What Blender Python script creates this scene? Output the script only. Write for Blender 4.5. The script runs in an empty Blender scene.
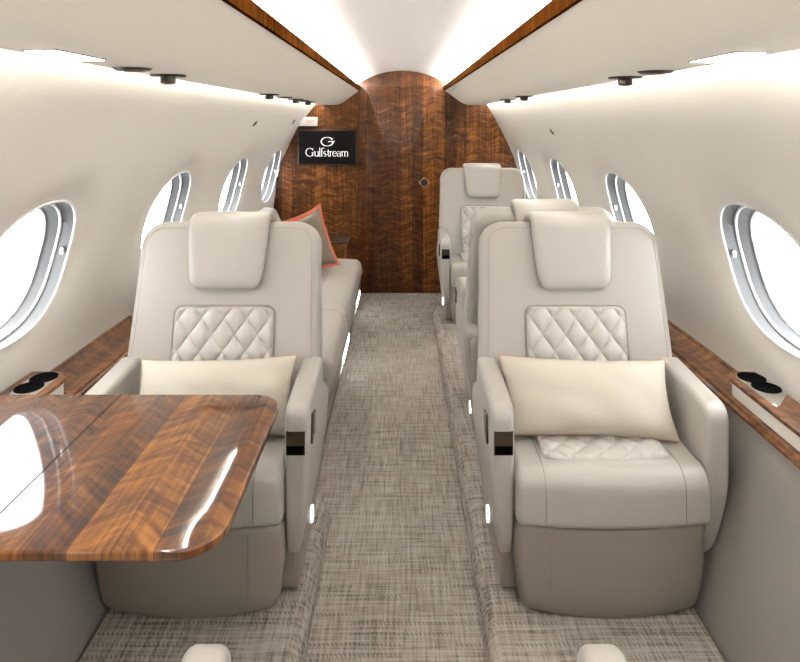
import bpy, math, random
from mathutils import Vector, noise
random.seed(7)
C = bpy.context.scene.collection
PI = math.pi

# ---------------------------------------------------------------- camera, world, exposure
cam_d = bpy.data.cameras.new('camera')
cam = bpy.data.objects.new('camera', cam_d); C.objects.link(cam)
cam.location = (0, 0, 1.47); cam.rotation_euler = (PI/2, 0, 0)
cam_d.sensor_width = 36.0; cam_d.sensor_fit = 'HORIZONTAL'
cam_d.lens = 620/800*36.0
cam_d.shift_x = -2/800.0
cam_d.shift_y = -212/800.0
cam_d.clip_start = 0.02
bpy.context.scene.camera = cam

W = bpy.data.worlds.new('world'); bpy.context.scene.world = W; W.use_nodes = True
_bg = W.node_tree.nodes['Background']
_bg.inputs[0].default_value = (0.94, 0.97, 1.0, 1); _bg.inputs[1].default_value = 7.0

vs = bpy.context.scene.view_settings
vs.view_transform = 'Standard'; vs.look = 'None'; vs.gamma = 1.0; vs.use_curve_mapping = False
vs.exposure = 0.72

def area(name, loc, rot, sx, sy, power, col=(1, 1, 1), spread=180):
    d = bpy.data.lights.new(name, 'AREA'); d.shape = 'RECTANGLE'; d.size = sx; d.size_y = sy
    d.energy = power; d.color = col; d.spread = math.radians(spread)
    o = bpy.data.objects.new(name, d); C.objects.link(o); o.location = loc; o.rotation_euler = rot
    return o
# unseen fill light added near the ceiling behind the camera, no fixture
area('ceiling_fill_light', (0, -0.6, 1.83), (math.radians(8), 0, 0), 0.50, 1.5, 9, (1, .98, .95))
LED_WALL = 26.0
LED_VAULT = 170.0

# ---------------------------------------------------------------- materials
def mat(name):
    m = bpy.data.materials.new(name); m.use_nodes = True
    nt = m.node_tree; b = nt.nodes['Principled BSDF']
    return m, nt, b
def simple(name, col, rough=.5, metal=0, coat=0, spec=.5):
    m, nt, b = mat(name)
    b.inputs['Base Color'].default_value = (*col, 1); b.inputs['Roughness'].default_value = rough
    b.inputs['Metallic'].default_value = metal; b.inputs['Coat Weight'].default_value = coat
    b.inputs['Specular IOR Level'].default_value = spec
    b.inputs['Coat Roughness'].default_value = .05
    return m
def emis(name, col, s):
    m, nt, b = mat(name)
    b.inputs['Base Color'].default_value = (*col, 1)
    b.inputs['Emission Color'].default_value = (*col, 1); b.inputs['Emission Strength'].default_value = s
    return m
def N(nt, t, **k):
    n = nt.nodes.new(t)
    for a, v in k.items(): setattr(n, a, v)
    return n
def math_n(nt, op, a, b=None, c=None):
    n = N(nt, 'ShaderNodeMath', operation=op)
    for i, v in enumerate((a, b, c)):
        if v is None: continue
        if isinstance(v, (int, float)): n.inputs[i].default_value = v
        else: nt.links.new(v, n.inputs[i])
    return n.outputs[0]
def ramp(nt, fac, stops):
    n = N(nt, 'ShaderNodeValToRGB'); cr = n.color_ramp
    while len(cr.elements) < len(stops): cr.elements.new(.5)
    for e, (p, c) in zip(cr.elements, stops): e.position = p; e.color = (*c, 1)
    nt.links.new(fac, n.inputs[0]); return n.outputs[0]
def mixc(nt, fac, a, b, mode='MIX'):
    n = N(nt, 'ShaderNodeMix', data_type='RGBA', blend_type=mode)
    for idx, v in ((0, fac), (6, a), (7, b)):
        if isinstance(v, (int, float)): n.inputs[idx].default_value = v
        elif isinstance(v, tuple): n.inputs[idx].default_value = (*v, 1)
        else: nt.links.new(v, n.inputs[idx])
    return n.outputs[2]
def noise_n(nt, vec, scale, detail=3, rough=.5, dist=0):
    n = N(nt, 'ShaderNodeTexNoise'); n.inputs['Scale'].default_value = scale
    n.inputs['Detail'].default_value = detail; n.inputs['Roughness'].default_value = rough
    n.inputs['Distortion'].default_value = dist
    nt.links.new(vec, n.inputs['Vector']); return n.outputs[0]
def mapped(nt, sc=(1, 1, 1), rot=(0, 0, 0)):
    t = N(nt, 'ShaderNodeTexCoord'); mp = N(nt, 'ShaderNodeMapping')
    mp.inputs['Scale'].default_value = sc; mp.inputs['Rotation'].default_value = rot
    nt.links.new(t.outputs['Object'], mp.inputs[0]); return mp.outputs[0]
def bump(nt, b, h, strength=.3, dist=.002):
    n = N(nt, 'ShaderNodeBump'); n.inputs['Strength'].default_value = strength; n.inputs['Distance'].default_value = dist
    nt.links.new(h, n.inputs['Height']); nt.links.new(n.outputs[0], b.inputs['Normal'])

def leather(name, col, rough=.42):
    m, nt, b = mat(name)
    v = mapped(nt)
    n1 = noise_n(nt, v, 3.0, 2); n2 = noise_n(nt, v, 420, 2)
    c = mixc(nt, n1, tuple(x*.96 for x in col), tuple(min(1, x*1.03) for x in col))
    nt.links.new(c, b.inputs['Base Color'])
    b.inputs['Roughness'].default_value = rough; b.inputs['Specular IOR Level'].default_value = .45
    bump(nt, b, n2, .10, .0006)
    return m
def wood(name, axis='Z', strip=.085, dark=(.050, .018, .006), mid=(.150, .058, .018), light=(.30, .135, .045), rough=.12, coat=.7, across='X', chev=5.5, figf=26):
    """figured walnut veneer laid in strips that run along `axis`"""
    m, nt, b = mat(name)
    t = N(nt, 'ShaderNodeTexCoord'); sp = N(nt, 'ShaderNodeSeparateXYZ'); nt.links.new(t.outputs['Object'], sp.inputs[0])
    along, acr = sp.outputs[axis], sp.outputs[across]
    wob = noise_n(nt, t.outputs['Object'], 1.3, 2)
    a2 = math_n(nt, 'ADD', acr, math_n(nt, 'MULTIPLY', wob, .012))
    q = math_n(nt, 'DIVIDE', a2, strip)
    idx = math_n(nt, 'FLOOR', q); fr = math_n(nt, 'FRACT', q)
    wn = N(nt, 'ShaderNodeTexWhiteNoise', noise_dimensions='1D'); nt.links.new(idx, wn.inputs['W'])
    # long grain
    cv = N(nt, 'ShaderNodeCombineXYZ')
    nt.links.new(math_n(nt, 'MULTIPLY', acr, 70), cv.inputs[0]); nt.links.new(math_n(nt, 'MULTIPLY', along, 2.2), cv.inputs[1])
    nt.links.new(math_n(nt, 'MULTIPLY', idx, 3.7), cv.inputs[2])
    grain = noise_n(nt, cv.outputs[0], 1.0, 5, .62, .4)
    # cross figure, mirrored in each strip so that neighbours meet in chevrons
    tri = math_n(nt, 'ABSOLUTE', math_n(nt, 'SUBTRACT', math_n(nt, 'FRACT', math_n(nt, 'MULTIPLY', q, .5)), .5))
    fv = N(nt, 'ShaderNodeCombineXYZ')
    nt.links.new(math_n(nt, 'MULTIPLY', acr, 9), fv.inputs[0])
    nt.links.new(math_n(nt, 'ADD', math_n(nt, 'MULTIPLY', along, figf), math_n(nt, 'MULTIPLY', tri, chev)), fv.inputs[1])
    nt.links.new(math_n(nt, 'MULTIPLY', along, 1.5), fv.inputs[2])
    fig = noise_n(nt, fv.outputs[0], 1.0, 3, .55, .8)
    fine = noise_n(nt, cv.outputs[0], 4.0, 2, .5)
    s = math_n(nt, 'ADD', math_n(nt, 'MULTIPLY', grain, .40), math_n(nt, 'MULTIPLY', fig, .52))
    s = math_n(nt, 'ADD', s, math_n(nt, 'MULTIPLY', fine, .12))
    s = math_n(nt, 'ADD', s, math_n(nt, 'MULTIPLY', math_n(nt, 'SUBTRACT', wn.outputs[0], .5), .16))
    c = ramp(nt, s, [(.36, dark), (.53, mid), (.72, light)])
    joint = math_n(nt, 'LESS_THAN', fr, .018)
    c = mixc(nt, math_n(nt, 'MULTIPLY', joint, .55), c, tuple(x*.5 for x in dark))
    nt.links.new(c, b.inputs['Base Color'])
    b.inputs['Roughness'].default_value = .45; b.inputs['Coat Weight'].default_value = coat; b.inputs['Specular IOR Level'].default_value = .12
    b.inputs['Coat Roughness'].default_value = rough
    if coat >= 1: b.inputs['Coat IOR'].default_value = 1.6
    return m
def carpet(name, tint=1.0):
    m, nt, b = mat(name)
    t = N(nt, 'ShaderNodeTexCoord'); sp = N(nt, 'ShaderNodeSeparateXYZ'); nt.links.new(t.outputs['Object'], sp.inputs[0])
    X, Y, Z = sp.outputs
    def streak(sx, sy, sc=1.0, det=2):
        cv = N(nt, 'ShaderNodeCombineXYZ')
        nt.links.new(math_n(nt, 'MULTIPLY', X, sx), cv.inputs[0]); nt.links.new(math_n(nt, 'MULTIPLY', Y, sy), cv.inputs[1])
        nt.links.new(math_n(nt, 'MULTIPLY', Z, 60), cv.inputs[2])
        return noise_n(nt, cv.outputs[0], sc, det, .6)
    a = streak(110, 7); c_ = streak(6, 120); big = streak(5, 3, 1, 2)
    # little loops of yarn in rows
    loop = math_n(nt, 'MULTIPLY', math_n(nt, 'ABSOLUTE', math_n(nt, 'SINE', math_n(nt, 'MULTIPLY', X, 420))),
                  math_n(nt, 'ABSOLUTE', math_n(nt, 'SINE', math_n(nt, 'MULTIPLY', Y, 260))))
    rows = streak(4, 34, 1, 1)
    rowm = math_n(nt, 'GREATER_THAN', rows, .55)
    tx = math_n(nt, 'LESS_THAN', math_n(nt, 'FRACT', math_n(nt, 'ADD', math_n(nt, 'DIVIDE', X, .0125), math_n(nt, 'DIVIDE', Y, .03))), .42)
    ty = math_n(nt, 'LESS_THAN', math_n(nt, 'FRACT', math_n(nt, 'DIVIDE', Y, .036)), .30)
    rn = N(nt, 'ShaderNodeTexWhiteNoise', noise_dimensions='2D'); rc = N(nt, 'ShaderNodeCombineXYZ')
    nt.links.new(math_n(nt, 'FLOOR', math_n(nt, 'DIVIDE', Y, .036)), rc.inputs[0]); nt.links.new(math_n(nt, 'FLOOR', math_n(nt, 'DIVIDE', X, .15)), rc.inputs[1])
    nt.links.new(rc.outputs[0], rn.inputs['Vector'])
    rowm = math_n(nt, 'GREATER_THAN', rn.outputs['Value'], .50)
    dots = math_n(nt, 'MULTIPLY', math_n(nt, 'MULTIPLY', tx, ty), rowm)
    v1 = math_n(nt, 'MAXIMUM', math_n(nt, 'SUBTRACT', a, .5), math_n(nt, 'SUBTRACT', c_, .5))
    v2 = math_n(nt, 'MINIMUM', math_n(nt, 'SUBTRACT', a, .5), math_n(nt, 'SUBTRACT', c_, .5))
    s = math_n(nt, 'ADD', math_n(nt, 'MULTIPLY', math_n(nt, 'ADD', v1, v2), .8), .5)
    s = math_n(nt, 'ADD', s, math_n(nt, 'MULTIPLY', math_n(nt, 'SUBTRACT', big, .5), .25))
    c = ramp(nt, s, [(.24, (.135, .115, .093)), (.46, (.30, .265, .225)), (.70, (.42, .38, .33))])
    c = mixc(nt, math_n(nt, 'MULTIPLY', dots, .5), c, (.07, .055, .045))
    nt.links.new(c, b.inputs['Base Color']); b.inputs['Roughness'].default_value = .95
    b.inputs['Specular IOR Level'].default_value = 0
    bump(nt, b, math_n(nt, 'ADD', s, math_n(nt, 'MULTIPLY', loop, .35)), .55, .003)
    return m

M = {}
M['leather'] = leather('cream_leather', (.405, .377, .335), .34)
M['leather_low'] = leather('taupe_leather', (.262, .226, .188), .40)
M['leather_shell'] = leather('shell_leather', (.36, .33, .29), .45)
M['seam'] = simple('seam_thread', (.27, .23, .19), .7)
M['quilt'] = leather('quilted_leather', (.47, .442, .40), .32)
M['wall'] = simple('ivory_panel', (.61, .575, .515), .55, spec=.3)
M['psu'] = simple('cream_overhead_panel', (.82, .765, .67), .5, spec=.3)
M['vault'] = simple('white_ceiling', (.90, .885, .86), .6, spec=.3)
M['lower'] = leather('taupe_side_panel', (.255, .232, .212), .6)
M['wood_v'] = wood('walnut_bulkhead', 'Z', .092, dark=(.020, .006, .0015), mid=(.075, .024, .005), light=(.26, .095, .016), rough=.16, coat=.35, chev=2.2, figf=38)
M['wood_t'] = wood('walnut_table', 'Y', .078, dark=(.026, .008, .002), mid=(.115, .036, .006), light=(.32, .125, .022), rough=.05, coat=1.0, chev=4.0, figf=34)
M['wood_l'] = wood('walnut_ledge', 'Y', .15, rough=.12, dark=(.035, .011, .003), mid=(.15, .052, .012), light=(.33, .135, .034), coat=.8)
M['wood_r'] = wood('walnut_trim', 'Y', .5, rough=.3, dark=(.020, .006, .001), mid=(.058, .018, .0035), light=(.105, .038, .007), coat=.0)
M['wood_r'].node_tree.nodes['Principled BSDF'].inputs['Specular IOR Level'].default_value = 0
M['carpet'] = carpet('woven_carpet', 1.0)
M['chrome'] = simple('polished_metal', (.80, .79, .77), .12, 1)
M['brushed'] = simple('brushed_metal', (.62, .60, .57), .3, 1)
M['bronze'] = simple('dark_bronze', (.030, .024, .018), .35, .6)
M['brass'] = simple('aged_brass', (.30, .20, .10), .35, .9)
M['black'] = simple('black', (.002, .002, .002), .8, 0, 0, .02)
M['slot'] = simple('brown_smoked_panel', (.045, .030, .020), .25, 0, .5)
M['rim'] = simple('white_window_rim', (.55, .55, .55), .3)
M['reveal'] = simple('grey_window_reveal', (.07, .07, .07), .35)
M['pillow'] = leather('cream_cushion_cloth', (.51, .465, .385), .75)
M['pillow_pipe'] = simple('tan_piping', (.42, .22, .12), .7)
M['taupe_cloth'] = leather('taupe_cushion_cloth', (.19, .155, .115), .85)
M['coral'] = simple('coral_cloth', (.52, .13, .065), .8)
M['screen'] = simple('screen_glass', (.008, .007, .007), .25, 0, 0, .08)
M['white_print'] = emis('screen_print', (.80, .80, .78), .55)
M['sign'] = simple('sign_face', (.62, .61, .59), .5)
M['red'] = simple('red_print', (.6, .06, .04), .6)
M['led_wall'] = emis('led_wall_wash', (1, .985, .965), LED_WALL)
M['led_vault'] = emis('led_vault_wash', (1, .985, .965), LED_VAULT)
M['led_read'] = emis('reading_lens', (1, .985, .96), 10.0)
M['led_or_glint'] = emis('courtesy_lens_or_glint', (1, 1, 1), 5.0)  # seat courtesy lights, and the painted glints on the divan base
m, nt, b = mat('window_pane'); M['pane'] = m
for n in list(nt.nodes):
    if n.type != 'OUTPUT_MATERIAL': nt.nodes.remove(n)
out = [n for n in nt.nodes][0]
tr = N(nt, 'ShaderNodeBsdfTransparent'); gl = N(nt, 'ShaderNodeBsdfGlossy'); gl.inputs['Roughness'].default_value = .03
mx = N(nt, 'ShaderNodeMixShader')
mx.inputs[0].default_value = .04; nt.links.new(tr.outputs[0], mx.inputs[1]); nt.links.new(gl.outputs[0], mx.inputs[2])
nt.links.new(mx.outputs[0], out.inputs[0])

# ---------------------------------------------------------------- mesh helpers
class MB:
    def __init__(s): s.v = []; s.f = []
    def add(s, vs, fs):
        o = len(s.v); s.v += [tuple(p) for p in vs]; s.f += [tuple(i+o for i in f) for f in fs]; return s
    def box(s, x0, x1, y0, y1, z0, z1):
        v = [(x, y, z) for x in (x0, x1) for y in (y0, y1) for z in (z0, z1)]
        return s.add(v, [(0, 1, 3, 2), (4, 6, 7, 5), (0, 4, 5, 1), (2, 3, 7, 6), (0, 2, 6, 4), (1, 5, 7, 3)])
    def rings(s, R, close0=True, close1=True, loop=True):
        n = len(R[0]); v = [p for r in R for p in r]; f = []
        for i in range(len(R)-1):
            for j in range(n if loop else n-1):
                k = (j+1) % n
                f.append((i*n+j, i*n+k, (i+1)*n+k, (i+1)*n+j))
        if close0: f.append(tuple(reversed(range(n))))
        if close1: f.append(tuple((len(R)-1)*n+j for j in range(n)))
        return s.add(v, f)
    def tube(s, pts, r, n=6, closed=False):
        pts = [Vector(p) for p in pts]; R = []
        m = len(pts); prev = None
        for i, p in enumerate(pts):
            if closed: d = pts[(i+1) % m]-pts[i-1]
            else: d = pts[min(i+1, m-1)]-pts[max(i-1, 0)]
            d.normalize()
            up = prev if prev is not None else (Vector((0, 0, 1)) if abs(d.z) < .9 else Vector((1, 0, 0)))
            a = (up - d*up.dot(d))
            if a.length < 1e-5: a = Vector((1, 0, 0))-d*d.x
            a.normalize(); b = d.cross(a); prev = a
            R.append([p + (a*math.cos(t)+b*math.sin(t))*r for t in [2*PI*k/n for k in range(n)]])
        if closed: R.append(R[0])
        return s.rings(R, not closed, not closed)
    def cyl(s, c, r, h, n=24, axis='Z', r2=None, bev=0):
        c = Vector(c); r2 = r if r2 is None else r2
        A = {'Z': (Vector((1, 0, 0)), Vector((0, 1, 0)), Vector((0, 0, 1))), 'Y': (Vector((0, 0, 1)), Vector((1, 0, 0)), Vector((0, 1, 0))),
             'X': (Vector((0, 1, 0)), Vector((0, 0, 1)), Vector((1, 0, 0)))}[axis]
        prof = [(r, 0), (r2, h)] if not bev else [(r-bev, 0), (r, bev), (r2, h-bev), (r2-bev, h)]
        return s.rings([[c+A[0]*q*math.cos(2*PI*k/n)+A[1]*q*math.sin(2*PI*k/n)+A[2]*z for k in range(n)] for q, z in prof])
    def build(s, name, m, parent=None, smooth=40, mods=None):
        me = bpy.data.meshes.new(name); me.from_pydata(s.v, [], s.f); me.update()
        import bmesh
        bm = bmesh.new(); bm.from_mesh(me); bmesh.ops.remove_doubles(bm, verts=bm.verts, dist=1e-6)
        bmesh.ops.recalc_face_normals(bm, faces=bm.faces); bm.to_mesh(me); bm.free()
        if smooth:
            me.shade_smooth(); me.set_sharp_from_angle(angle=math.radians(smooth))
        me.materials.append(m)
        o = bpy.data.objects.new(name, me); C.objects.link(o)
        if parent: o.parent = parent
        return o
def rpoly(pts, rad, seg=6, maxlen=.04):
    """polygon with rounded corners, straight runs subdivided"""
    n = len(pts); out = []
    if not isinstance(rad, (list, tuple)): rad = [rad]*n
    for i in range(n):
        p = Vector(pts[i]); a = Vector(pts[i-1])-p; b = Vector(pts[(i+1) % n])-p
        r = rad[i]; la, lb = a.length, b.length; a.normalize(); b.normalize()
        ang = a.angle(b)
        if r <= 0 or ang > PI-.02: out.append(p); continue
        d = min(r/math.tan(ang/2), la*.48, lb*.48); r = d*math.tan(ang/2)
        c = p+(a+b).normalized()*(r/math.sin(ang/2))
        v0 = p+a*d-c; v1 = p+b*d-c
        t0 = math.atan2(v0.y, v0.x); t1 = math.atan2(v1.y, v1.x)
        dt = (t1-t0+PI) % (2*PI)-PI
        for k in range(seg+1):
            t = t0+dt*k/seg; out.append(c+Vector((math.cos(t), math.sin(t)))*r)
    res = []
    for i, p in enumerate(out):
        q = out[(i+1) % len(out)]; L = (q-p).length; k = max(1, int(L/maxlen+.5))
        for j in range(k): res.append(p+(q-p)*(j/k))
    return res
def inset(ol, d):
    n = len(ol); out = []
    ar = sum(ol[i].x*ol[(i+1) % n].y-ol[(i+1) % n].x*ol[i].y for i in range(n))
    sg = 1 if ar > 0 else -1
    for i in range(n):
        e = (ol[(i+1) % n]-ol[i-1]); e.normalize()
        out.append(ol[i]+Vector((-e.y, e.x))*d*sg)
    return out
def prism(mb, ol, t0, t1, r, fmap, bulge0=0, bulge1=0, seg=5, caps=5):
    """outline ol extruded from t0 to t1 with rounded rims of radius r; caps bulge outwards"""
    ol = [Vector(p) for p in ol]; cen = sum(ol, Vector((0, 0)))/len(ol)
    R = []
    def cap(base, t, sgn, bulge):
        out = []
        for k in range(1, caps+1):
            s = 1-k/(caps+.35); out.append(([cen+(p-cen)*s for p in base], t+sgn*bulge*(1-s*s)))
        return out
    b0 = inset(ol, r)
    seq = list(reversed(cap(b0, t0, -1, bulge0)))
    for k in range(seg+1):
        a = PI/2*k/seg; seq.append((inset(ol, r*(1-math.sin(a))), t0+r*(1-math.cos(a))))
    nm = max(1, int(abs(t1-t0-2*r)/.08))
    for k in range(1, nm): seq.append((ol, t0+r+(t1-t0-2*r)*k/nm))
    for k in range(seg, -1, -1):
        a = PI/2*k/seg; seq.append((inset(ol, r*(1-math.sin(a))), t1-r*(1-math.cos(a))))
    seq += cap(b0, t1, 1, bulge1)
    mb.rings([[fmap(p.x, p.y, t) for p in o] for o, t in seq]); return mb
def setp(o, label=None, cat=None, group=None, kind=None):
    if label: o['label'] = label
    if cat: o['category'] = cat
    if group: o['group'] = group
    if kind: o['kind'] = kind
    return o
def thing(name, label, cat, loc=(0, 0, 0), rz=0, group=None):
    o = bpy.data.objects.new(name, None); C.objects.link(o); o.location = loc; o.rotation_euler = (0, 0, rz)
    o.empty_display_size = .1
    return setp(o, label, cat, group)
def copy_tree(o, parent=None):
    c = o.copy(); C.objects.link(c)
    if parent: c.parent = parent
    for ch in list(o.children): copy_tree(ch, c)
    return c
def struct(o): o['kind'] = 'structure'; return o

# ---------------------------------------------------------------- cabin section
Y0, Y1 = -2.2, 5.24
DZ = .015          # overhead parts
NEAR = [(.55, 1.158), (.62, 1.155), (.85, 1.115), (1.0, 1.085), (1.10, 1.050), (1.22, .992), (1.40, .878), (1.50, .800), (1.585, .728), (1.66, .675)]
TAP = [(.55, .085), (.8, .075), (1.03, .07), (1.22, .05), (1.40, .025), (1.55, 0), (1.7, 0)]
def lin(T, z):
    if z <= T[0][0]: return T[0][1]
    for (a, u), (b, v) in zip(T, T[1:]):
        if z <= b:
            return u+(v-u)*(z-a)/(b-a)
    return T[-1][1]
def crom(T, z):
    n = len(T)
    if z <= T[0][0]: return T[0][1]
    if z >= T[-1][0]: return T[-1][1]
    for i in range(n-1):
        if z <= T[i+1][0]:
            x0, y0 = T[i]; x1, y1 = T[i+1]
            m0 = (T[i+1][1]-T[max(i-1, 0)][1])/(T[i+1][0]-T[max(i-1, 0)][0])
            j = min(i+2, n-1); m1 = (T[j][1]-T[i][1])/(T[j][0]-T[i][0])
            h = x1-x0; t = (z-x0)/h
            return (2*t**3-3*t*t+1)*y0+(t**3-2*t*t+t)*h*m0+(-2*t**3+3*t*t)*y1+(t**3-t*t)*h*m1
OFF = {1: -.028, -1: .026}
def wallx(side, y, z):
    ys = 2.5-.8*min(1, max(0, (z-.62)/.2)); t = min(1, max(0, (y-ys)/(Y1-ys)))
    return side*(crom(NEAR, z)-lin(TAP, z)*t+OFF[side]*min(1, max(0, (1.61-z)/.15)))
WIN = [-1.32, -.27, .78, 1.83, 2.88, 3.93, 4.97]
WC, WH, WW = 1.008, .212, .238
def win_pt(cy, th, s=1.0, ww=WW, wh=WH):
    c, sn = math.cos(th), math.sin(th); e = 2/2.25
    return cy+ww*s*math.copysign(abs(c)**e, c), WC+wh*s*math.copysign(abs(sn)**e, sn)
def wall_normal(side, y, z):
    d = .01; dx = (wallx(side, y, z+d)-wallx(side, y, z-d))/(2*d)
    n = Vector((1, 0, -dx)); n.normalize()
    return n*side                     # outwards
NT = 72
def build_wall(side, name):
    mb = MB()
    WS = [w-(.05 if side > 0 else 0) for w in WIN]
    for i, cy in enumerate(WS):
        ya = Y0 if i == 0 else (WS[i-1]+cy)/2
        yb = Y1 if i == len(WS)-1 else (WS[i+1]+cy)/2
        za, zb = .56, 1.655
        R = []
        for k, s in enumerate((0, .012, .05, .1, .18, .28, .4, .55, .7, .85, 1)):
            ring = []
            for j in range(NT):
                th = 2*PI*(j+.5)/NT
                ey, ez = win_pt(cy, th)
                # same direction out to the rectangle
                cdx, cdz = math.cos(th), math.sin(th)
                ty = (yb-cy if cdx > 0 else ya-cy)/cdx if abs(cdx) > 1e-6 else 1e9
                tz = (zb-WC if cdz > 0 else za-WC)/cdz if abs(cdz) > 1e-6 else 1e9
                t = min(ty, tz); by, bz = cy+cdx*t, WC+cdz*t
                y = ey+(by-ey)*s; z = ez+(bz-ez)*s
                # shallow dish round the window
                rr = math.hypot((y-cy)/WW, (z-WC)/WH)
                dish = .016*max(0, min(1, (1.38-rr)/.38))**.8 if rr < 1.38 else 0
                dish = .014*(1-(lambda q: q*q*(3-2*q))(max(0, min(1, (rr-1.0)/.42))))
                p = Vector((wallx(side, y, z), y, z))+wall_normal(side, y, z)*dish
                ring.append(p)
            R.append(ring)
        # corners of the rectangle are snapped so cells meet
        last = R[-1]
        for (cx_, cz_) in ((ya, za), (ya, zb), (yb, za), (yb, zb)):
            j = min(range(NT), key=lambda q: (last[q].y-cx_)**2+(last[q].z-cz_)**2)
            last[j] = Vector((wallx(side, cx_, cz_), cx_, cz_))
        mb.rings(R, False, False)
    o = mb.build(name, M['wall'], smooth=60); return struct(o)
struct(build_wall(1, 'wall_right')); struct(build_wall(-1, 'wall_left'))

def build_window(side, cy, n):
    nrm = Vector((side, 0, 0))
    def ring(s, d, add=0):
        out = []
        for j in range(64):
            th = 2*PI*(j+.5)/64
            y, z = win_pt(cy, th, s)
            p = Vector((wallx(side, y, z), y, z))+wall_normal(side, y, z)*.014
            out.append(p+nrm*d+Vector((0, 0, 0)))
        return out
    rv = MB(); rv.rings([ring(.99, .003), ring(.985, .02), ring(.975, .044), ring(.955, .046), ring(.948, .050), ring(.940, .072), ring(.918, .086), ring(.90, .088)], False, False)
    w = struct(rv.build('window_%d' % n, M['reveal'], smooth=50))
    r1 = MB()
    def bead(s, d, r):
        mbx = MB(); mbx.tube(ring(s, d), r, 8, True); return mbx
    bead(.992, .001, .0048).build('outer_rim', M['rim'], w)
    bead(.960, .045, .0050).build('inner_rim', M['rim'], w)
    bead(.912, .086, .0035).build('pane_seal', M['rim'], w)
    p = MB(); a = ring(.915, .090); b = ring(.915, .094)
    p.rings([a, b]); p.build('pane', M['pane'], w)
    # blind pull tab at the far side of the reveal
    y, z = win_pt(cy, .12, .972)
    x = wallx(side, y, z)+side*.034
    t = MB(); t.cyl((x, y-.008, z), .006, .008, 12, 'Y', bev=.001); t.box(x-.004, x+.004, y-.010, y-.006, z-.016, z+.002)
    t.build('blind_pull', M['chrome'], w)
n = 1
for side in (1, -1):
    for cy in WIN: build_window(side, cy-(.05 if side > 0 else 0), n); n += 1

# lower side panels
def extr(name, pts, y0, y1, m, smooth=35, parent=None):
    mb = MB(); mb.rings([[(x, y0, z) for x, z in pts], [(x, y1, z) for x, z in pts]])
    return mb.build(name, m, parent, smooth)
for side, nm, ye in ((1, 'wall_lower_right', Y1), (-1, 'wall_lower_left', 2.60)):
    o = OFF[side]
    a_ = [(.835, -.01), (.87, .12), (.93, .28), (.985, .45), (1.008+o*.3, .595)]
    pts = a_+[(x+.012, z) for x, z in reversed(a_)]
    q = extr(nm, [(side*x, z) for x, z in pts], Y0, ye, M['lower'], 60); struct(q)
    if side < 0:      # behind the divan the panel stands upright against the hull
        mb = MB(); mb.box(-1.175, -1.155, 2.60, Y1, -.01, .60); mb.box(-1.175, -.84, 2.592, 2.604, -.01, .585); mb.build('divan_recess', M['lower'], q, smooth=0)

# ceiling vault
va = []
for k in range(-16, 17):
    x = .425*k/16; va.append((x, 1.863+DZ-.098*(abs(x)/.355)**2.1))
vb = [(x, z+.02) for x, z in reversed(va)]
struct(extr('ceiling', va+vb, Y0, Y1, M['vault'], 60))
# overhead panels and wood rails
for side, nm, tn in ((1, 'ceiling_right', 1), (-1, 'ceiling_left', 2)):
    o = .010
    prof = [(.356, 1.700), (.40, 1.668), (.44, 1.638), (.475, 1.612), (.505, 1.592), (.53, 1.580), (.56, 1.574), (.60, 1.573), (.664+o, 1.573), (.667+o, 1.578), (.667+o, 1.590), (.60, 1.592), (.53, 1.606), (.45, 1.655), (.425, 1.70), (.425, 1.712), (.356, 1.712)]
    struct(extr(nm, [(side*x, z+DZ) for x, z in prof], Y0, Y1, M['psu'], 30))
    tp = [(.350, 1.708), (.362, 1.708), (.362, 1.748), (.350, 1.748)]
    struct(extr('trim_%d' % tn, [(side*x, z) for x, z in tp], Y0, Y1, M['wood_r'], 20))
    # LED strips
    st = MB(); a, b = (.370, 1.7135+DZ), (.392, 1.7135+DZ)
    st.rings([[(side*a[0], yy, a[1]), (side*b[0], yy, b[1]), (side*b[0], yy, b[1]+.003), (side*a[0], yy, a[1]+.003)] for yy in (Y0+.02, Y1-.01)])
    setp(st.build('vault_light_strip', M['led_vault'], smooth=0), 'white light strip tucked behind the %s wooden ceiling rail, washing the vaulted ceiling' % ('right' if side > 0 else 'left'), 'light strip')
    st = MB(); x0, x1 = .671+o, .686+o
    st.box(min(side*x0, side*x1), max(side*x0, side*x1), Y0+.02, Y1-.01, 1.592+DZ, 1.598+DZ)
    setp(st.build('wall_light_strip', M['led_wall'], smooth=0), 'white light strip along the top of the %s cabin wall under the overhead panel' % ('right' if side > 0 else 'left'), 'light strip')
    # closing strip above the wall light
    cl = MB(); x0, x1 = .60, .74
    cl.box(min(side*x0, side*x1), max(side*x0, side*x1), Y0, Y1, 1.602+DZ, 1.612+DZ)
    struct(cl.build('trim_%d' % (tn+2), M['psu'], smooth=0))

# bulkheads
def section(y, grow=.01):
    pts = []
    for side in (1, -1):
        seg = []
        zs = [.56+(1.585-.56)*k/20 for k in range(21)]
        seg.append((side*(.86), -.02)); seg.append((side*1.06, .50))
        for z in zs: seg.append((wallx(side, y, z)+side*grow, z))
        seg += [(side*(.71+OFF[side]*.5), 1.60+DZ), (side*.53, 1.61+DZ), (side*.42, 1.72+DZ)]
        seg += [(side*x, z+.008) for x, z in va if 0 <= x <= .40][::-1]
        pts.append(seg)
    return pts[0]+list(reversed(pts[1]))[1:]
for nm, ya, yb, mm in (('wall_far', Y1-.001, Y1+.03, M['wood_v']), ('wall_behind_camera', Y0-.03, Y0, M['wall'])):
    ol = section(Y1 if ya > 0 else Y0)
    mb = MB(); mb.rings([[(x, ya, z) for x, z in ol], [(x, yb, z) for x, z in ol]])
    struct(mb.build(nm, mm, smooth=20))
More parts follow.
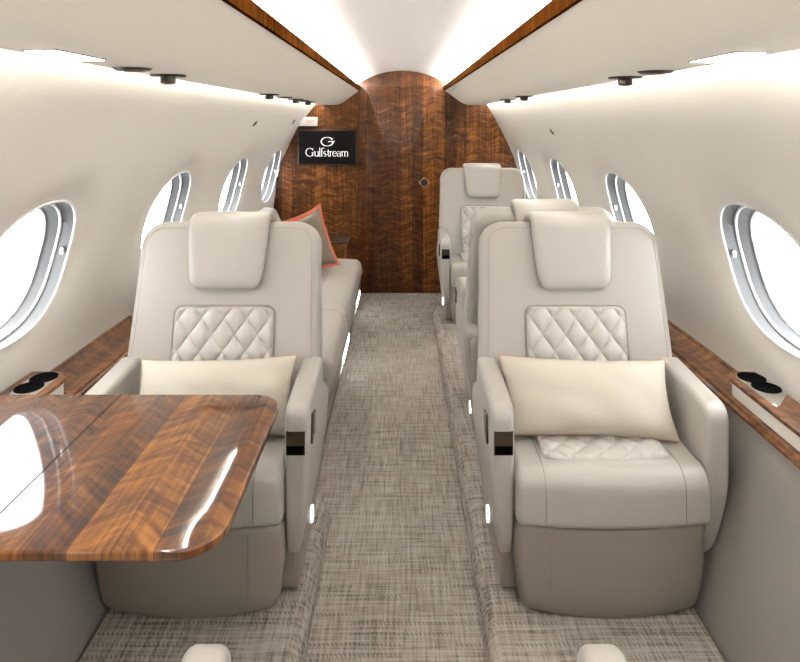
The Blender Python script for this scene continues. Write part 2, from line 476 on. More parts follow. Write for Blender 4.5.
# sliding door leaf in the far bulkhead
mb = MB(); prism(mb, rpoly([(-.305, .004), (.265, .004), (.265, 1.745), (-.305, 1.745)], .006, 3), Y1-.010, Y1-.0012, .002, lambda a, b, t: (a, t, b), caps=1, seg=2)
door = struct(mb.build('door_1', M['wood_v'], smooth=30))
mb = MB()
c = Vector((.187, Y1-.011, .935))
ol = [(.050, 0), (0, .050), (-.050, 0), (0, -.050)]
prism(mb, rpoly(ol, .006, 3), 0, .003, .001, lambda a, b, t: (c.x+a, c.y-t, c.z+b), caps=1, seg=2)
lt = mb.build('door_latch', M['brass'], door)
mb = MB(); mb.cyl((c.x, c.y-.008, c.z), .030, .006, 24, 'Y', bev=.0015); mb.build('latch_ring', M['bronze'], lt)

# ---------------------------------------------------------------- floor
XA, XB = -.262, .228
fl = MB(); fl.box(-1.2, 1.2, Y0, Y1, -.05, 0); struct(fl.build('floor', M['carpet'], smooth=0))
def platform(name, side, xe, ye, r, wide=.84):
    """raised carpeted step with a rolled edge; rounded at its far aisle corner"""
    mb = MB(); H = .06
    ol = rpoly([(side*wide, Y0+.002), (side*xe, Y0+.002), (side*xe, ye), (side*wide, ye)], [0, 0, r, .0], 10, .08)
    ol = [Vector(p) for p in ol]
    rr = [ol]
    R = [[(p.x, p.y, 0.0005) for p in ol]]
    lip = .045
    for k in range(1, 9):
        a = PI/2*k/8; q = inset(ol, lip*(1-math.cos(a))); R.append([(p.x if abs(abs(p.x)-wide) > .06 else side*wide, p.y, H*math.sin(a)) for p in q])
    mb.rings(R, False, True)
    return struct(mb.build(name, M['carpet'], smooth=50))
platform('floor_step_right', 1, XB, 4.72, .12)
platform('floor_step_left', -1, -XA, 2.40, .16)

# ---------------------------------------------------------------- seat
def quilt(mb, hw, h0, h1, px, pz, fmap, puff=.008, cr=.03, nx=110, nz=100, phase=(0, 0)):
    V = []; F = []
    for i in range(nz+1):
        z = h0+(h1-h0)*i/nz
        d0 = min(z-h0, h1-z); w = hw
        if d0 < cr: w = hw-cr+math.sqrt(max(0, cr*cr-(cr-d0)**2))
        for j in range(nx+1):
            x = -w+2*w*j/nx
            a = (x+phase[0])/px+(z+phase[1])/pz; b = (x+phase[0])/px-(z+phase[1])/pz
            q = abs(math.sin(PI*a))*abs(math.sin(PI*b))
            edge = min(w-abs(x), d0)
            e = max(0, min(1, edge/.012)); e = math.sqrt(1-(1-e)**2)
            V.append(fmap(x, z, -.003+e*(.004+puff*q**.42)))
    for i in range(nz):
        for j in range(nx):
            k = i*(nx+1)+j; F.append((k, k+1, k+nx+2, k+nx+1))
    mb.add(V, F); return mb
def cushion_top(y):     # seat cushion top height (slightly crowned)
    return .482

def make_seat(label, side, group=None, tilt=13):
    """side: sign of local x of the aisle arm. Seat faces local -y."""
    TH = math.radians(tilt)
    def B(x, u, nn):        # backrest frame: x lateral, u up the back, nn towards the sitter
        return (x, -.095+u*math.sin(TH)-nn*math.cos(TH), .45+u*math.cos(TH)+nn*math.sin(TH))
    s = thing('cabin_seat', label, 'seat', group=group)
    # footwell pedestal
    mb = MB(); prism(mb, rpoly([(-.255, .062), (.255, .062), (.265, .33), (-.265, .33)], .03), -.36, .10, .02, lambda a, b, t: (a, t, b))
    mb.build('pedestal', M['leather_low'], s)
    # leg rest panel, bowed forward
    ol = rpoly([(-.250, .066), (.250, .066), (.272, .20), (.272, .318), (-.272, .318), (-.272, .20)], [.035, .035, .1, .022, .022, .1], 6, .03)
    def lm(a, b, t):
        bow = .030*(1-(a/.28)**2)
        low = .018*(1-(a/.26)**2)*max(0, (.20-b)/.12)
        return (a, t-bow+.02*max(0, (.16-b)/.1)**2, b-low)
    mb = MB(); prism(mb, ol, -.385, -.31, .022, lm, .004)
    leg = mb.build('leg_rest', M['leather_low'], s)
    mb = MB()
    for x in (-.170*side*-1,):
        pass
    xs = side*.175
    mb.tube([(xs, -.3865-.030*(1-(xs/.28)**2)-.002, z) for z in [.10+.2*k/14 for k in range(15)]], .0011, 5)
    mb.build('seam', M['seam'], leg)
    # seat cushion : side section extruded across
    sec = rpoly([(-.418, .325), (-.418, .482), (-.06, .482), (-.02, .40), (-.02, .325)], [.028, .058, .03, .03, .02], 8, .03)
    def cm(a, b, t):
        bow = .022*(1-(t/.28)**2) if a < -.25 else .022*(1-(t/.28)**2)*max(0, (-.1-a)/.15)
        bow = max(0, bow)
        return (t, a-bow, b+(.006*(1-(t/.28)**2) if b > .44 else 0))
    mb = MB(); prism(mb, sec, -.272, .272, .020, cm, caps=3)
    cu = mb.build('seat_cushion', M['leather'], s)
    mb = MB()
    quilt(mb, .185, -.345, -.06, .077, .077, lambda x, z, h: (x, z-.022*(1-(x/.28)**2)*.9, .4900+h), .0110, .02, 110, 80)
    mb.build('quilted_panel', M['quilt'], cu)
    for sx in (-.195, .195):
        mb = MB(); bw = .022*(1-(sx/.28)**2)
        path = [(sx, -.06, .4862), (sx, -.30, .4865)]
        for k in range(7):
            a = PI/2*k/6; path.append((sx, -.36-bw-.0585*math.sin(a), .4275+.0585*math.cos(a)))
        path += [(sx, -.4187-bw, .40), (sx, -.4187-bw, .345)]
        mb.tube(path, .0012, 5); mb.build('seam', M['seam'], cu)
    # backrest
    ol = rpoly([(-.322, -.14), (.322, -.14), (.333, .10), (.318, .50), (.314, .674), (-.314, .674), (-.318, .50), (-.333, .10)], [.05, .05, .2, .3, .100, .100, .3, .2], 10, .03)
    def bm_(a, b, t):
        # gentle hollow across the back
        return B(a, b, -t+.012*(a/.32)**2*(1 if b < .55 else max(0, (.672-b)/.122)))
    mb = MB(); prism(mb, ol, 0, .125, .034, bm_, 0, .006)
    bk = mb.build('backrest', M['leather'], s)
    mb = MB(); inn = inset([Vector(p) for p in ol], .024)
    mb.tube([B(p.x, p.y, .012*(p.x/.32)**2*(1 if p.y < .55 else max(0, (.672-p.y)/.122))-.0012) for p in inn if p.y > .12], .0009, 5)
    mb.build('seam', M['seam'], bk)
    mb = MB(); quilt(mb, .170, .03, .382, .0775, .108, lambda x, z, h: B(x, z, h+.0035+  .012*(x/.32)**2), .0135, .028, 110, 110, (.0, -.02))
    qp = mb.build('quilted_panel', M['quilt'], bk)
    mb = MB(); po = rpoly([(-.174, .0), (.174, .0), (.174, .387), (-.174, .387)], .03, 6, .03)
    mb.tube([B(p.x, p.y, .003+.012*(p.x/.32)**2) for p in po], .0013, 6, True)
    mb.build('piping', M['seam'], qp)
    # wrap-over headrest, lofted along a hook-shaped path
    path = []
    for k in range(15): path.append((.020, .440+.205*k/14))
    for k in range(1, 16):
        a = PI*k/16; path.append((-.062+.082*math.cos(a), .655+.040*math.sin(a)))
    for k in range(6): path.append((-.144, .650-.07*k/5))
    R = []; L = len(path)
    for i, (nn, u) in enumerate(path):
        p0 = Vector(path[max(0, i-1)]); p1 = Vector(path[min(L-1, i+1)]); d = (p1-p0).normalized(); nr = Vector((d.y, -d.x))
        f = min(1, max(0, (u-.44)/.2)) if i < 15 else 1
        hw = .118+.022*f**.7
        th = .018
        e = min(i, L-1-i)
        sc = [.35, .75, .93, 1][min(e, 3)]
        if i < 6:
            q = (u-.44)/.035; hw -= .022*(1-min(1, q))**2
        ring = []
        for j in range(28):
            t = 2*PI*j/28; cx_, sy_ = math.cos(t), math.sin(t)
            xx = math.copysign(abs(cx_)**.18, cx_)*hw if abs(cx_) > .35 else (hw-.03)*cx_/.35*1.0
            # rounded rectangle section
            xx = math.copysign(abs(cx_)**.28, cx_)*hw; tt = math.copysign(abs(sy_)**.55, sy_)*th*sc
            q = Vector((nn, u))+nr*tt
            ring.append(B(xx, q.y, q.x))
        R.append(ring)
    mb = MB(); mb.rings(R); hr = mb.build('headrest', M['leather'], s, smooth=70)
    # arms
    for sd in (-1, 1):
        aisle = sd == side
        ol = rpoly([(-.385, .20), (-.385, .650), (-.045, .668), (-.03, .58), (.095, .52), (.115, .22), (.06, .15), (-.29, .15)],
                   [.12, .050, .02, .02, .05, .08, .05, .10], 7, .03)
        def am(a, b, t, sd=sd):
            fr = max(0, (-.20-a)/.15)
            lo = max(0, (.46-b)/.30); sh = .050*lo**1.6
            x = t-sh*(t-.272)/.08 - (.010*lo if False else 0)
            return (sd*x, a+.05*max(0, (.45-b)/.3)**2*fr, b)
        mb = MB(); prism(mb, ol, .273, .342, .018, am, .0, .003)
        ar = mb.build('armrest', M['leather'], s)
        if aisle:
            mb = MB(); x0, x1 = sorted((sd*.279, sd*.333)); mb.box(x0, x1, -.3870, -.360, .513, .580)
            pn = mb.build('control_panel', M['slot'], ar, smooth=0)
            mb = MB(); x0, x1 = sorted((sd*.282, sd*.330)); mb.box(x0, x1, -.3880, -.3840, .516, .540); mb.build('recess_dark', M['black'], pn, smooth=0)  # black plate imitates the dark inside of a recessed slot
            mb = MB(); pts = [(-.345, .520), (-.290, .530), (-.275, .595), (-.330, .605)]
            prism(mb, rpoly(pts, .005, 3), 0, .006, .001, lambda a, b, t: (sd*(.3440+t-.001), a, b), caps=1, seg=2)
            mb.build('control_panel', M['slot'], ar, smooth=30)
    # courtesy light on the aisle side
    mb = MB(); prism(mb, rpoly([(-.045, .095), (-.020, .095), (-.020, .150), (-.045, .150)], .010, 5), 0, .008, .003, lambda a, b, t: (side*(.298+t), a, b), caps=2, seg=3)
    cl = mb.build('courtesy_light_or_glint', M['led_or_glint'], s); 
    # skirt below the arm on the aisle side carrying the light
    for sd in (-1, 1):
        mb = MB(); prism(mb, rpoly([(-.30, .063), (.08, .063), (.10, .25), (-.33, .25)], .02), .245, .300, .012, lambda a, b, t: (sd*t, a, b))
        mb.build('side_skirt', M['leather_low'], s)
    # rear shell between the arms
    mb = MB(); prism(mb, rpoly([(-.30, .09), (.30, .09), (.325, .30), (.320, .50), (-.320, .50), (-.325, .30)], .04), -.0, .118, .03, lambda a, b, t: (a, t, b))
    mb.build('rear_shell', M['leather_shell'], s)
    return s

G_SEAT = 'cabin seats'
SX = .595
sr = make_seat('cream leather cabin seat holding a plain pillow, front right, not behind the table', -1, G_SEAT)
sr.location = (SX, 2.15, 0)
sl = make_seat('cream leather cabin seat holding a plain pillow, behind the walnut table', 1, G_SEAT)
sl.location = (-SX-.014, 2.15, 0)
def cp(src, loc, rz, label):
    c = copy_tree(src); c.location = loc; c.rotation_euler = (0, 0, rz); c['label'] = label; return c
s2 = make_seat('cream cabin seat turned away, its back close behind the front right seat', 1, G_SEAT, 18)
s2.location = (.622, 2.87, 0); s2.rotation_euler = (0, 0, PI)
cp(sr, (SX+.010, 4.62, 0), 0, 'farthest cream cabin seat on the right, facing the viewer against the bulkhead')
n1 = make_seat('', 1, G_SEAT, 52); n1.location = (.618, .612, 0); n1.rotation_euler = (0, 0, PI); n1['label'] = ('cabin seat at the bottom edge, only its arm tip in view, right of the aisle')
n2 = make_seat('', -1, G_SEAT, 52); n2.location = (-.612, .612, 0); n2.rotation_euler = (0, 0, PI); n2['label'] = ('cabin seat at the bottom edge, only its arm tip in view, left of the aisle')

# ---------------------------------------------------------------- pillows
def pillow(name, w, h, t, mm, pm, label, loc, rot, pipe=.003, flange=0, pinch=.06, seed=0, group=None, flat=0):
    s = thing(name, label, 'pillow', loc, group=group); s.rotation_euler = rot
    n_, m_ = 40, 26
    V = []; F = []
    def edge(u, v):
        # corner ears
        x = w/2*u*(1-pinch*(1-v*v)*abs(u)**3); z = h/2*v*(1-pinch*1.3*(1-u*u)*abs(v)**3)
        return x, z
    for sg in (1, -1):
        o = len(V)
        for i in range(m_+1):
            v = -1+2*i/m_
            v = math.sin(v*PI/2)
            for j in range(n_+1):
                u = math.sin((-1+2*j/n_)*PI/2)
                x, z = edge(u, v)
                k = (max(0, 1-abs(u)**2.6)*max(0, 1-abs(v)**2.6))**.5
                wr = noise.noise(Vector((x*9+seed+z*6, z*11, sg*3)))*.24+noise.noise(Vector((x*3.3+seed, z*3.7+7, sg)))*.22
                y = -sg*t/2*k*(1+wr)
                V.append((x, y, z))
        for i in range(m_):
            for j in range(n_):
                k = o+i*(n_+1)+j; F.append((k, k+1, k+n_+2, k+n_+1))
    mb = MB(); mb.add(V, F); mb.build('cushion_body', mm, s, smooth=80)
    bd = []
    K = 24
    for k in range(K): bd.append((math.sin((-1+2*k/K)*PI/2), -1))
    for k in range(K): bd.append((1, math.sin((-1+2*k/K)*PI/2)))
    for k in range(K): bd.append((math.sin((1-2*k/K)*PI/2), 1))
    for k in range(K): bd.append((-1, math.sin((1-2*k/K)*PI/2)))
    P = [Vector((edge(u, v)[0], 0, edge(u, v)[1])) for u, v in bd]
    mb = MB()
    if flange:
        Q = [p*(1+flange/max(p.length, .01)) for p in P]
        R = [[p+Vector((0, -.003, 0)) for p in P], [q+Vector((0, -.002, 0)) for q in Q], [q+Vector((0, .002, 0)) for q in Q], [p+Vector((0, .003, 0)) for p in P]]
        n0 = len(P); V = [p for r in R for p in r]; F = []
        for i in range(3):
            for j in range(n0): F.append((i*n0+j, i*n0+(j+1) % n0, (i+1)*n0+(j+1) % n0, (i+1)*n0+j))
        mb.add(V, F); mb.build('flange', pm, s)
    else:
        mb.tube(P, pipe, 6, True); mb.build('piping', pm, s)
    return s
G_P = 'plain cream pillows'
pillow('throw_pillow', .535, .235, .13, M['pillow'], M['pillow_pipe'], 'plain cream pillow with thin tan piping propped on the right front seat', (.581, 1.955, .594), (math.radians(-33), math.radians(1), math.radians(-2)), .0016, seed=3, group=G_P)
pillow('throw_pillow', .50, .235, .13, M['pillow'], M['pillow_pipe'], 'plain cream pillow with thin tan piping on the left seat, partly behind the table', (-.590, 1.955, .594), (math.radians(-33), math.radians(-1), math.radians(2)), .0016, seed=11, group=G_P)
pillow('throw_pillow', .40, .40, .15, M['taupe_cloth'], M['coral'], 'taupe square pillow with a coral border leaning on the left divan', (-.65, 4.05, .645), (math.radians(-14), math.radians(-13), math.radians(38)), flange=.028, pinch=.15, seed=5)

# ---------------------------------------------------------------- table
tb = thing('fold_out_table', 'glossy walnut fold-out table in front of the left seat', 'table', (-.75, 1.42, 0))
TZ = .70
mb = MB()
ol = rpoly([(-1.120, 1.104), (-.330, 1.104), (-.330, 1.736), (-1.120, 1.736)], [.01, .085, .085, .01], 10, .04)
prism(mb, [Vector((p.x+.75, p.y-1.42)) for p in ol], TZ-.020, TZ, .005, lambda a, b, t: (a, b, t), caps=2, seg=4)
tt = mb.build('tabletop', M['wood_t'], tb, smooth=35)
mb = MB(); mb.box(-.785+.75-.001, -.785+.75+.001, -.31, .314, TZ-.0005, TZ+.0006); mb.build('fold_joint', M['black'], tt, smooth=0)
mb = MB(); mb.box(-.32, -.29, -.22, .12, TZ-.05, TZ-.020); mb.box(-.32, .28, -.03, .0, TZ-.036, TZ-.020); mb.build('support_rail', M['brushed'], tb, smooth=0)

# ---------------------------------------------------------------- side ledges, cup holder consoles
def ledge(side, y0, y1, label):
    o = OFF[side]; xi = .993 if side > 0 else 1.012
    t = thing('side_ledge', label, 'ledge', (side*1.05, (y0+y1)/2, 0)); cx, cy = side*1.05, (y0+y1)/2
    mb = MB(); R = []
    K = 24
    for k in range(K+1):
        y = y0+(y1-y0)*k/K; xo = abs(wallx(side, y, .615))-.004
        sec = [(xi+.002, .592), (xi-.004, .598), (xi-.004, .606), (xi+.006, .610), (xi+.006, .616), (xi+.010, .620), (xo-.014, .620), (xo-.012, .626), (xo, .626), (xo, .592)]
        R.append([(side*x-cx, y-cy, z) for x, z in sec])
    mb.rings(R); mb.build('ledge_top', M['wood_l'], t, smooth=25)
    mb = MB(); x0, x1 = sorted((side*(1.022 if side > 0 else 1.04)-cx, side*(1.05 if side > 0 else 1.065)-cx)); mb.box(x0, x1, 1.915-cy, 1.925-cy, .620, .623)
    mb.build('charging_slot', M['bronze'], t, smooth=0)
    return t
ledge(1, Y0+.01, 5.16, 'long walnut side ledge under the windows of the right wall')
ledge(-1, Y0+.01, 2.66, 'walnut side ledge under the near window of the left wall')
def console(side, label):
    xi = 1.012 if side > 0 else 1.038
    cx, cy = side*1.08, 1.55
    t = thing('cup_holder_console', label, 'cup holder', (cx, cy, 0))
    def outl(g=0):
        xo = abs(wallx(side, 1.7, .66))-.006
        pts = [(xi-g, 1.15), (xo, 1.15), (xo, 1.955+g), (xi+.035, 1.955+g), (xi-g, 1.905)]
        return rpoly([(side*a-cx, b-cy) for a, b in pts], [.005, .005, .005, .03, .05], 8, .05)
    mb = MB(); prism(mb, outl(0), .6215, .660, .001, lambda a, b, z: (a, b, z), caps=1, seg=1)
    mb.build('body', M['wall'], t, smooth=40)
    # wooden top; flat black discs stand in for the dark cup openings
    cups = [(side*(xi+.062), 1.905), (side*(xi+.066), 1.835)]
    o_ = [Vector(p) for p in outl(.003)]
    mb = MB(); prism(mb, o_, .660, .6735, .003, lambda a, b, z: (a, b, z), caps=1, seg=3)
    top = mb.build('top', M['wood_l'], t, smooth=40)
    # polished plate
    mb = MB()
    pl = rpoly([(side*a-cx, b-cy) for a, b in ((xi+.018, 1.70), (xi+.100, 1.79), (xi+.108, 1.945), (xi+.020, 1.945))], [.01, .03, .035, .045], 6, .02)
    prism(mb, pl, .6735, .6755, .0008, lambda a, b, z: (a, b, z), caps=1, seg=2); plate = mb.build('polished_plate', M['chrome'], t, smooth=40)
    for (x, y) in cups:
        mb = MB(); n_ = 32; c0 = Vector((x-cx, y-cy, 0))
        def rg(r, z): return [(c0.x+r*math.cos(2*PI*k/n_), c0.y+r*math.sin(2*PI*k/n_), z) for k in range(n_)]
        mb.rings([rg(.040, .6752), rg(.040, .6768), rg(.0385, .6772), rg(.037, .6766)], True, True)
        mb.build('cup_well', M['black'], plate, smooth=40)
    return t
console(1, 'cup holder console with two black wells on the right ledge')
console(-1, 'cup holder console with two black wells on the left ledge beyond the table')

# ---------------------------------------------------------------- divan and end cabinet
dv = thing('divan', 'long cream leather divan along the left wall behind the left seat', 'sofa', (-.70, 3.55, 0))
def DV(x, y, z): return (x+.70, y-3.55, z)
def dprism(name, pts, rad, y0, y1, r, mm, parent=dv, **k):
    mb = MB(); prism(mb, rpoly(pts, rad, 7, .03), y0, y1, r, lambda a, b, t: DV(a, t, b), **k)
    return mb.build(name, mm, parent)
dprism('base', [(-1.0, .06), (-.345, .06), (-.325, .16), (-.315, .28), (-1.0, .28)], [.01, .01, .05, .01, .01], 2.62, 4.82, .006, M['leather_low'])
mb = MB(); R = [[DV(x, y, z) for x, z in ((-.346, .004), (-.338, .004), (-.334, .06), (-.331, .085), (-.339, .085))] for y in (2.64, 4.81)]
mb.rings(R); mb.build('kick_strip', M['chrome'], dv, smooth=20)
for ya, yb in ((2.62, 3.30), (3.302, 4.50)):
    cu = dprism('seat_cushion', [(-.98, .29), (-.312, .275), (-.285, .37), (-.30, .455), (-.45, .462), (-.98, .44)], [.02, .05, .06, .07, .1, .02], ya, yb, .025, M['leather'], caps=3)
    mb = MB(); mb.tube([DV(-.487, y, .4605) for y in [ya+.03+(yb-ya-.06)*k/20 for k in range(21)]], .0016, 5); mb.build('seam', M['seam'], cu)
dprism('backrest', [(-1.085, .40), (-.83, .40), (-.86, .50), (-.985, .775), (-1.08, .785)], [.02, .04, .08, .045, .02], 2.66, 4.84, .02, M['leather'], caps=3)
mb = MB(); mb.cyl(DV(-1.045, 4.35, .783), .030, .004, 24, 'Z', bev=.001); mb.build('cup_well', M['black'], dv)
for y, hl in ((3.64, .20), (4.64, .16)):  # glowing patches imitate reflections on the divan base, no lamps here
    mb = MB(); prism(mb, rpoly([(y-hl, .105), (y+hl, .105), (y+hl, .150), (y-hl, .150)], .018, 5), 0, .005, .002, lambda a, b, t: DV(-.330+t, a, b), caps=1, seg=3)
    mb.build('courtesy_light_or_glint', M['led_or_glint'], dv)
cb = thing('end_cabinet', 'low walnut cabinet between the divan and the wooden bulkhead', 'cabinet', (-.72, 5.03, 0))
mb = MB(); prism(mb, rpoly([(-.96, 4.86), (-.43, 4.86), (-.43, 5.225), (-.96, 5.225)], [.01, .03, .01, .01], 5), .003, .495, .004, lambda a, b, t: (a+.72, b-5.03, t), caps=1, seg=2)
mb.build('body', M['wood_v'], cb)
mb = MB(); prism(mb, rpoly([(-.98, 4.85), (-.42, 4.85), (-.42, 5.226), (-.98, 5.226)], [.01, .035, .01, .01], 5), .495, .510, .003, lambda a, b, t: (a+.72, b-5.03, t), caps=1, seg=2)
mb.build('top', M['slot'], cb)

# ---------------------------------------------------------------- screen and exit sign on the bulkhead
def text(name, body, size, loc, mm, parent, ext=.0006, font=None, xs=1.0, bold=0):
    cu = bpy.data.curves.new(name, 'FONT'); cu.body = body; cu.size = size; cu.align_x = 'CENTER'; cu.align_y = 'CENTER'
    cu.extrude = ext; cu.offset = bold
    t = bpy.data.objects.new(name, cu); C.objects.link(t)
    dg = bpy.context.evaluated_depsgraph_get(); me = bpy.data.meshes.new_from_object(t.evaluated_get(dg))
    bpy.data.objects.remove(t); me.name = name; me.materials.clear(); me.materials.append(mm)
    o = bpy.data.objects.new(name, me); C.objects.link(o); o.parent = parent
    o.rotation_euler = (PI/2, 0, 0); o.location = loc; o.scale = (xs, 1, 1)
    return o
tv = thing('wall_screen', 'black wall screen with a white logo and name on the wooden bulkhead', 'screen', (-.625, 5.20, 1.233))
mb = MB(); prism(mb, rpoly([(-.247, -.147), (.247, -.147), (.247, .147), (-.247, .147)], .006, 4), -.018, .018, .003, lambda a, b, t: (a, t, b), caps=1, seg=2)
mb.build('bezel', M['bronze'], tv, smooth=30)
mb = MB(); mb.box(-.236, .236, -.0192, -.017, -.136, .136); sc = mb.build('display', M['screen'], tv, smooth=0)
mb = MB(); mb.box(-.05, .05, .016, .038, -.05, .05); mb.build('bracket', M['bronze'], tv, smooth=0)
# serif lettering made from bars and arcs
def glyph_line(mb, pts, w):
    """flat stroke of varying width in the xz plane"""
    V = []; n0 = len(pts)
    for i, p in enumerate(pts):
        p = Vector(p[:2]); a = Vector(pts[max(0, i-1)][:2]); b = Vector(pts[min(n0-1, i+1)][:2])
        d = (b-a).normalized(); nr = Vector((-d.y, d.x)); ww = pts[i][2] if len(pts[i]) > 2 else w
        for sgn in (1, -1):
            q = p+nr*ww/2*sgn; V.append((q.x, -.0200, q.y))
    F = [(2*i, 2*i+1, 2*i+3, 2*i+2) for i in range(n0-1)]
    V2 = [(x, y+.0008, z) for x, y, z in V]; k = len(V)
    F2 = [tuple(reversed([q+k for q in f])) for f in F]
    side = []
    for i in range(n0-1):
        side += [(2*i, 2*i+2, 2*i+2+k, 2*i+k), (2*i+1, 2*i+1+k, 2*i+3+k, 2*i+3)]
    side += [(0, k, k+1, 1), (2*n0-2, 2*n0-1, 2*n0-1+k, 2*n0-2+k)]
    mb.add(V+V2, F+F2+side)
def arc(cx, cz, rx, rz, a0, a1, n=14, w0=.002, w1=.006):
    out = []
    for k in range(n+1):
        a = math.radians(a0+(a1-a0)*k/n)
        out.append((cx+rx*math.cos(a), cz+rz*math.sin(a), w0+(w1-w0)*abs(math.cos(a))))
    return out
lg = MB()       # round G mark
glyph_line(lg, arc(0, .048, .050, .036, 28, 344, 40, .003, .009), .01)
glyph_line(lg, [(.008, .048, .006), (.062, .050, .005)], .01)
glyph_line(lg, [(.048, .050, .010), (.046, .034, .010)], .01)
lg.build('logo_mark', M['white_print'], sc, smooth=0)
def word(word_, x, base, xh, st, thn):
    mb = MB(); serif = .008; S = st
    cap = xh*1.62
    def stem(x0, z0, z1, foot=True, top='flag'):
        glyph_line(mb, [(x0, z0), (x0, z1)], S)
        if foot: glyph_line(mb, [(x0-S*1.1, z0+thn/2), (x0+S*1.1, z0+thn/2)], thn)
        if top == 'flag': glyph_line(mb, [(x0-S*1.3, z1-thn*1.2), (x0, z1-thn/2)], thn*1.2)
    for ch in word_:
        if ch == 'G':
            r = xh*.86; glyph_line(mb, arc(x+r, base+cap/2, r, cap/2, 42, 330, 26, thn, S*1.1), S)
            glyph_line(mb, [(x+r*1.78, base+thn), (x+r*1.78, base+cap*.44)], S); glyph_line(mb, [(x+r*1.45, base+cap*.44), (x+r*2.1, base+cap*.44)], thn)
            glyph_line(mb, [(x+r*1.80, base+cap*.66), (x+r*1.80, base+cap)], thn*1.2)
            x += r*2+S*1.3
        elif ch == 'u':
            stem(x+S, base+xh*.25, base+xh, False); glyph_line(mb, arc(x+S+xh*.36, base+xh*.28, xh*.36, xh*.26, 180, 350, 12, thn, S), S)
            stem(x+S+xh*.74, base, base+xh); x += xh*.74+S*2.9
        elif ch == 'l': stem(x+S*.6, base, base+cap*1.05); x += S*2.6
        elif ch == 'f':
            glyph_line(mb, [(x+S, base), (x+S, base+cap*.82)], S); glyph_line(mb, arc(x+S+xh*.30, base+cap*.80, xh*.30, cap*.24, 180, 35, 10, thn, S), S)
            glyph_line(mb, [(x-S*.4, base+xh*.95), (x+S*2.6, base+xh*.95)], thn*1.2); glyph_line(mb, [(x-S*.3, base+thn/2), (x+S*2.3, base+thn/2)], thn)
            x += S*4.4
        elif ch == 's':
            r = xh*.27; pts = []
            for k in range(11):
                a = math.radians(40+k*23); pts.append((x+r+r*math.cos(a), base+xh*.74+xh*.26*math.sin(a), thn if k < 5 else S))
            for k in range(1, 11):
                a = math.radians(90-k*23); pts.append((x+r+r*math.cos(a), base+xh*.25+xh*.25*math.sin(a), S if k < 4 else thn))
            glyph_line(mb, pts, S*.9); x += r*2+S*2.2
        elif ch == 't':
            glyph_line(mb, [(x+S, base+xh*.2), (x+S, base+xh*1.35)], S); glyph_line(mb, arc(x+S+xh*.26, base+xh*.22, xh*.26, xh*.2, 180, 320, 8, thn, S), S)
            glyph_line(mb, [(x-S*.3, base+xh*.95), (x+S*2.6, base+xh*.95)], thn*1.2); x += S*3.4
        elif ch == 'r':
            stem(x+S, base, base+xh); glyph_line(mb, arc(x+S+xh*.30, base+xh*.62, xh*.30, xh*.34, 160, 45, 8, thn, S*.9), S); x += xh*.5+S*1.5
        elif ch == 'e':
            r = xh*.43; glyph_line(mb, arc(x+r, base+xh/2, r, xh/2, 5, 320, 22, thn, S), S); glyph_line(mb, [(x+thn, base+xh*.54), (x+r*2, base+xh*.54)], thn); x += r*2+S*.9
        elif ch == 'a':
            glyph_line(mb, arc(x+xh*.34, base+xh*.28, xh*.32, xh*.26, 60, 320, 14, thn, S*.9), S)
            glyph_line(mb, arc(x+xh*.38, base+xh*.70, xh*.32, xh*.28, 150, 0, 10, thn, S*.9), S); glyph_line(mb, [(x+xh*.70, base+xh*.70), (x+xh*.70, base), (x+xh*.86, base+thn)], S*.9)
            x += xh*.86+S*.7
        elif ch == 'm':
            stem(x+S, base, base+xh)
            for q in (0, 1):
                x2 = x+S+q*xh*.62; glyph_line(mb, arc(x2+xh*.31, base+xh*.68, xh*.31, xh*.30, 170, 0, 10, thn, S), S); stem(x2+xh*.62, base, base+xh*.70, True, None)
            x += xh*1.24+S*2.4
    return mb, x
mbw, xe = word('Gulfstream', 0, -.075, .042, .0058, .0024)
k = .355/xe
mbw.v = [((x*k-.3555/2), y, z) for x, y, z in mbw.v]
mbw.build('name_lettering', M['white_print'], sc, smooth=0)
sg = thing('exit_sign', 'small white box-shaped exit sign above the black screen', 'sign', (-.79, 5.21, 1.447))
mb = MB(); prism(mb, rpoly([(-.082, -.036), (.080, -.036), (.080, .040), (-.055, .040)], .005, 3), -.03, .025, .003, lambda a, b, t: (a, t, b), caps=1, seg=2)
mb.build('housing', M['sign'], sg, smooth=30)
text('exit_lettering', 'EXIT', .034, (.028, -.0308, .0), M['red'], sg, .0004)

# ---------------------------------------------------------------- overhead fittings
def reading_panel(side, y0, y1, label):
    t = thing('reading_light', label, 'reading light', (side*.615, (y0+y1)/2, 1.5735+DZ), group='flush overhead reading lights')
    h = (y1-y0)/2
    mb = MB(); prism(mb, rpoly([(-.030, -h), (.030, -h), (.030, h), (-.030, h)], .004, 4), -.002, .0005, .001, lambda a, b, t_: (a, b, t_), caps=1, seg=2)
    mb.build('frame', M['bronze'], t, smooth=30)
    mb = MB(); prism(mb, rpoly([(-.0275, -h+.003), (.0275, -h+.003), (.0275, h-.003), (-.0275, h-.003)], .003, 4), -.0032, -.001, .001, lambda a, b, t_: (a, b, t_), caps=1, seg=2)
    mb.build('lens', M['led_read'], t, smooth=30)
reading_panel(1, 1.09, 1.27, 'lit rectangular reading light flush in the right overhead panel, near the top right corner')
reading_panel(-1, 1.05, 1.23, 'lit rectangular reading light flush in the left overhead panel, near the top left corner')
def air_vent():
    t = thing('air_vent', 'x', 'air vent')
    mb = MB(); mb.cyl((0, 0, -.005), .046, .005, 32, bev=.0015); mb.build('plate', M['bronze'], t)
    mb = MB(); mb.cyl((0, 0, -.024), .020, .020, 24, bev=.003); nz = mb.build('nozzle', M['bronze'], t)
    mb = MB(); mb.cyl((.0, 0, -.026), .011, .004, 20, bev=.001); mb.build('outlet', M['brass'], nz)
    return t
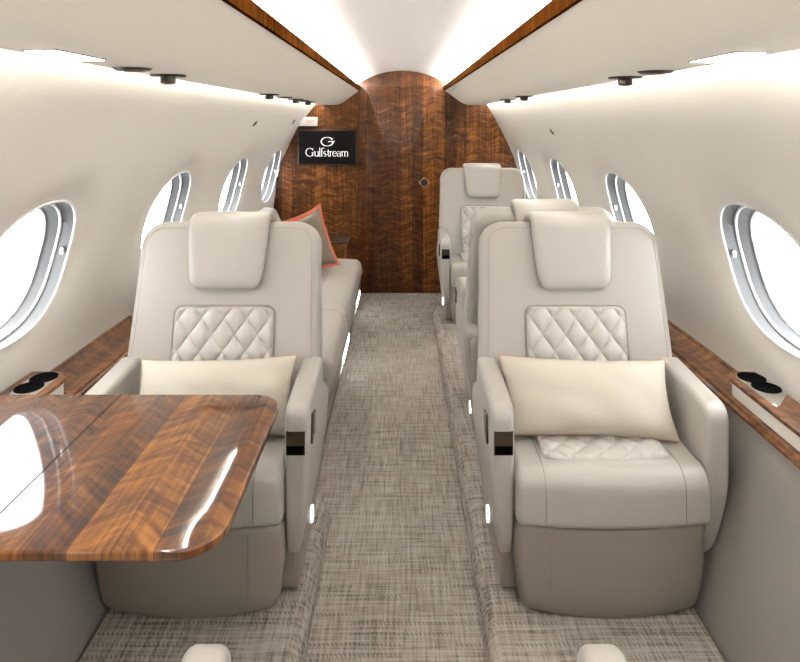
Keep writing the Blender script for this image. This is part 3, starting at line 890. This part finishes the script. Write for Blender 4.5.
def lamp_disc():
    t = thing('spot_lamp', 'x', 'spot lamp')
    mb = MB(); mb.cyl((0, 0, -.006), .036, .006, 32, r2=.044); mb.build('plate', M['bronze'], t)
    mb = MB(); mb.cyl((0, 0, -.009), .018, .005, 24, bev=.001); mb.build('lens', M['brass'], t)
    return t
AV = air_vent(); SL = lamp_disc(); first = {'a': True, 'l': True}
def put(kind, side, y, label, x=.626):
    src = AV if kind == 'a' else SL
    o = src if first[kind] else copy_tree(src); first[kind] = False
    o.location = (side*x, y, 1.5728+DZ); o['label'] = label
    o['group'] = 'overhead air vents' if kind == 'a' else 'overhead spot lamps'
put('a', 1, 1.74, 'nearest dark air vent under the right overhead panel'); put('l', 1, 1.53, 'bronze spot lamp beside the nearest right air vent')
put('a', -1, 1.66, 'nearest dark air vent under the left overhead panel'); put('l', -1, 1.44, 'bronze spot lamp beside the nearest left air vent')
put('a', 1, 3.18, 'second dark air vent along the right overhead panel'); put('a', 1, 3.68, 'farthest dark air vent along the right overhead panel')
put('a', -1, 2.93, 'second dark air vent along the left overhead panel'); put('l', -1, 3.32, 'spot lamp between the second and third left air vents')
put('a', -1, 3.66, 'third dark air vent along the left overhead panel'); put('l', -1, 3.90, 'spot lamp between the third and farthest left air vents')
put('a', -1, 4.14, 'farthest dark air vent along the left overhead panel')
# small wall speakers / hooks
def hook(side, y, z, label):
    x = wallx(side, y, z); nn = wall_normal(side, y, z)
    t = thing('coat_hook', label, 'hook', (x, y, z), group='small wall hooks')
    mb = MB(); ol = [(-.030, .012), (.018, .022), (.030, -.002), (-.006, -.018)]
    d = (wallx(side, y, z+.01)-wallx(side, y, z-.01))/.02
    prism(mb, rpoly(ol, .006, 4), 0, .006, .002, lambda a, b, t_: (b*d-side*(t_), a, b), caps=1, seg=2); mb.build('plate', M['chrome'], t)
    mb = MB(); prism(mb, rpoly([(p[0]*.6, p[1]*.6) for p in ol], .003, 4), .006, .010, .001, lambda a, b, t_: (b*d-side*(t_), a, b), caps=1, seg=2); mb.build('hook', M['bronze'], t)
hook(1, 3.45, 1.395, 'small dark hook high on the right wall above the windows')
hook(-1, 3.62, 1.44, 'small dark hook high on the left wall, nearer of the two')
hook(-1, 4.85, 1.448, 'small dark hook high on the left wall, beside the exit sign')
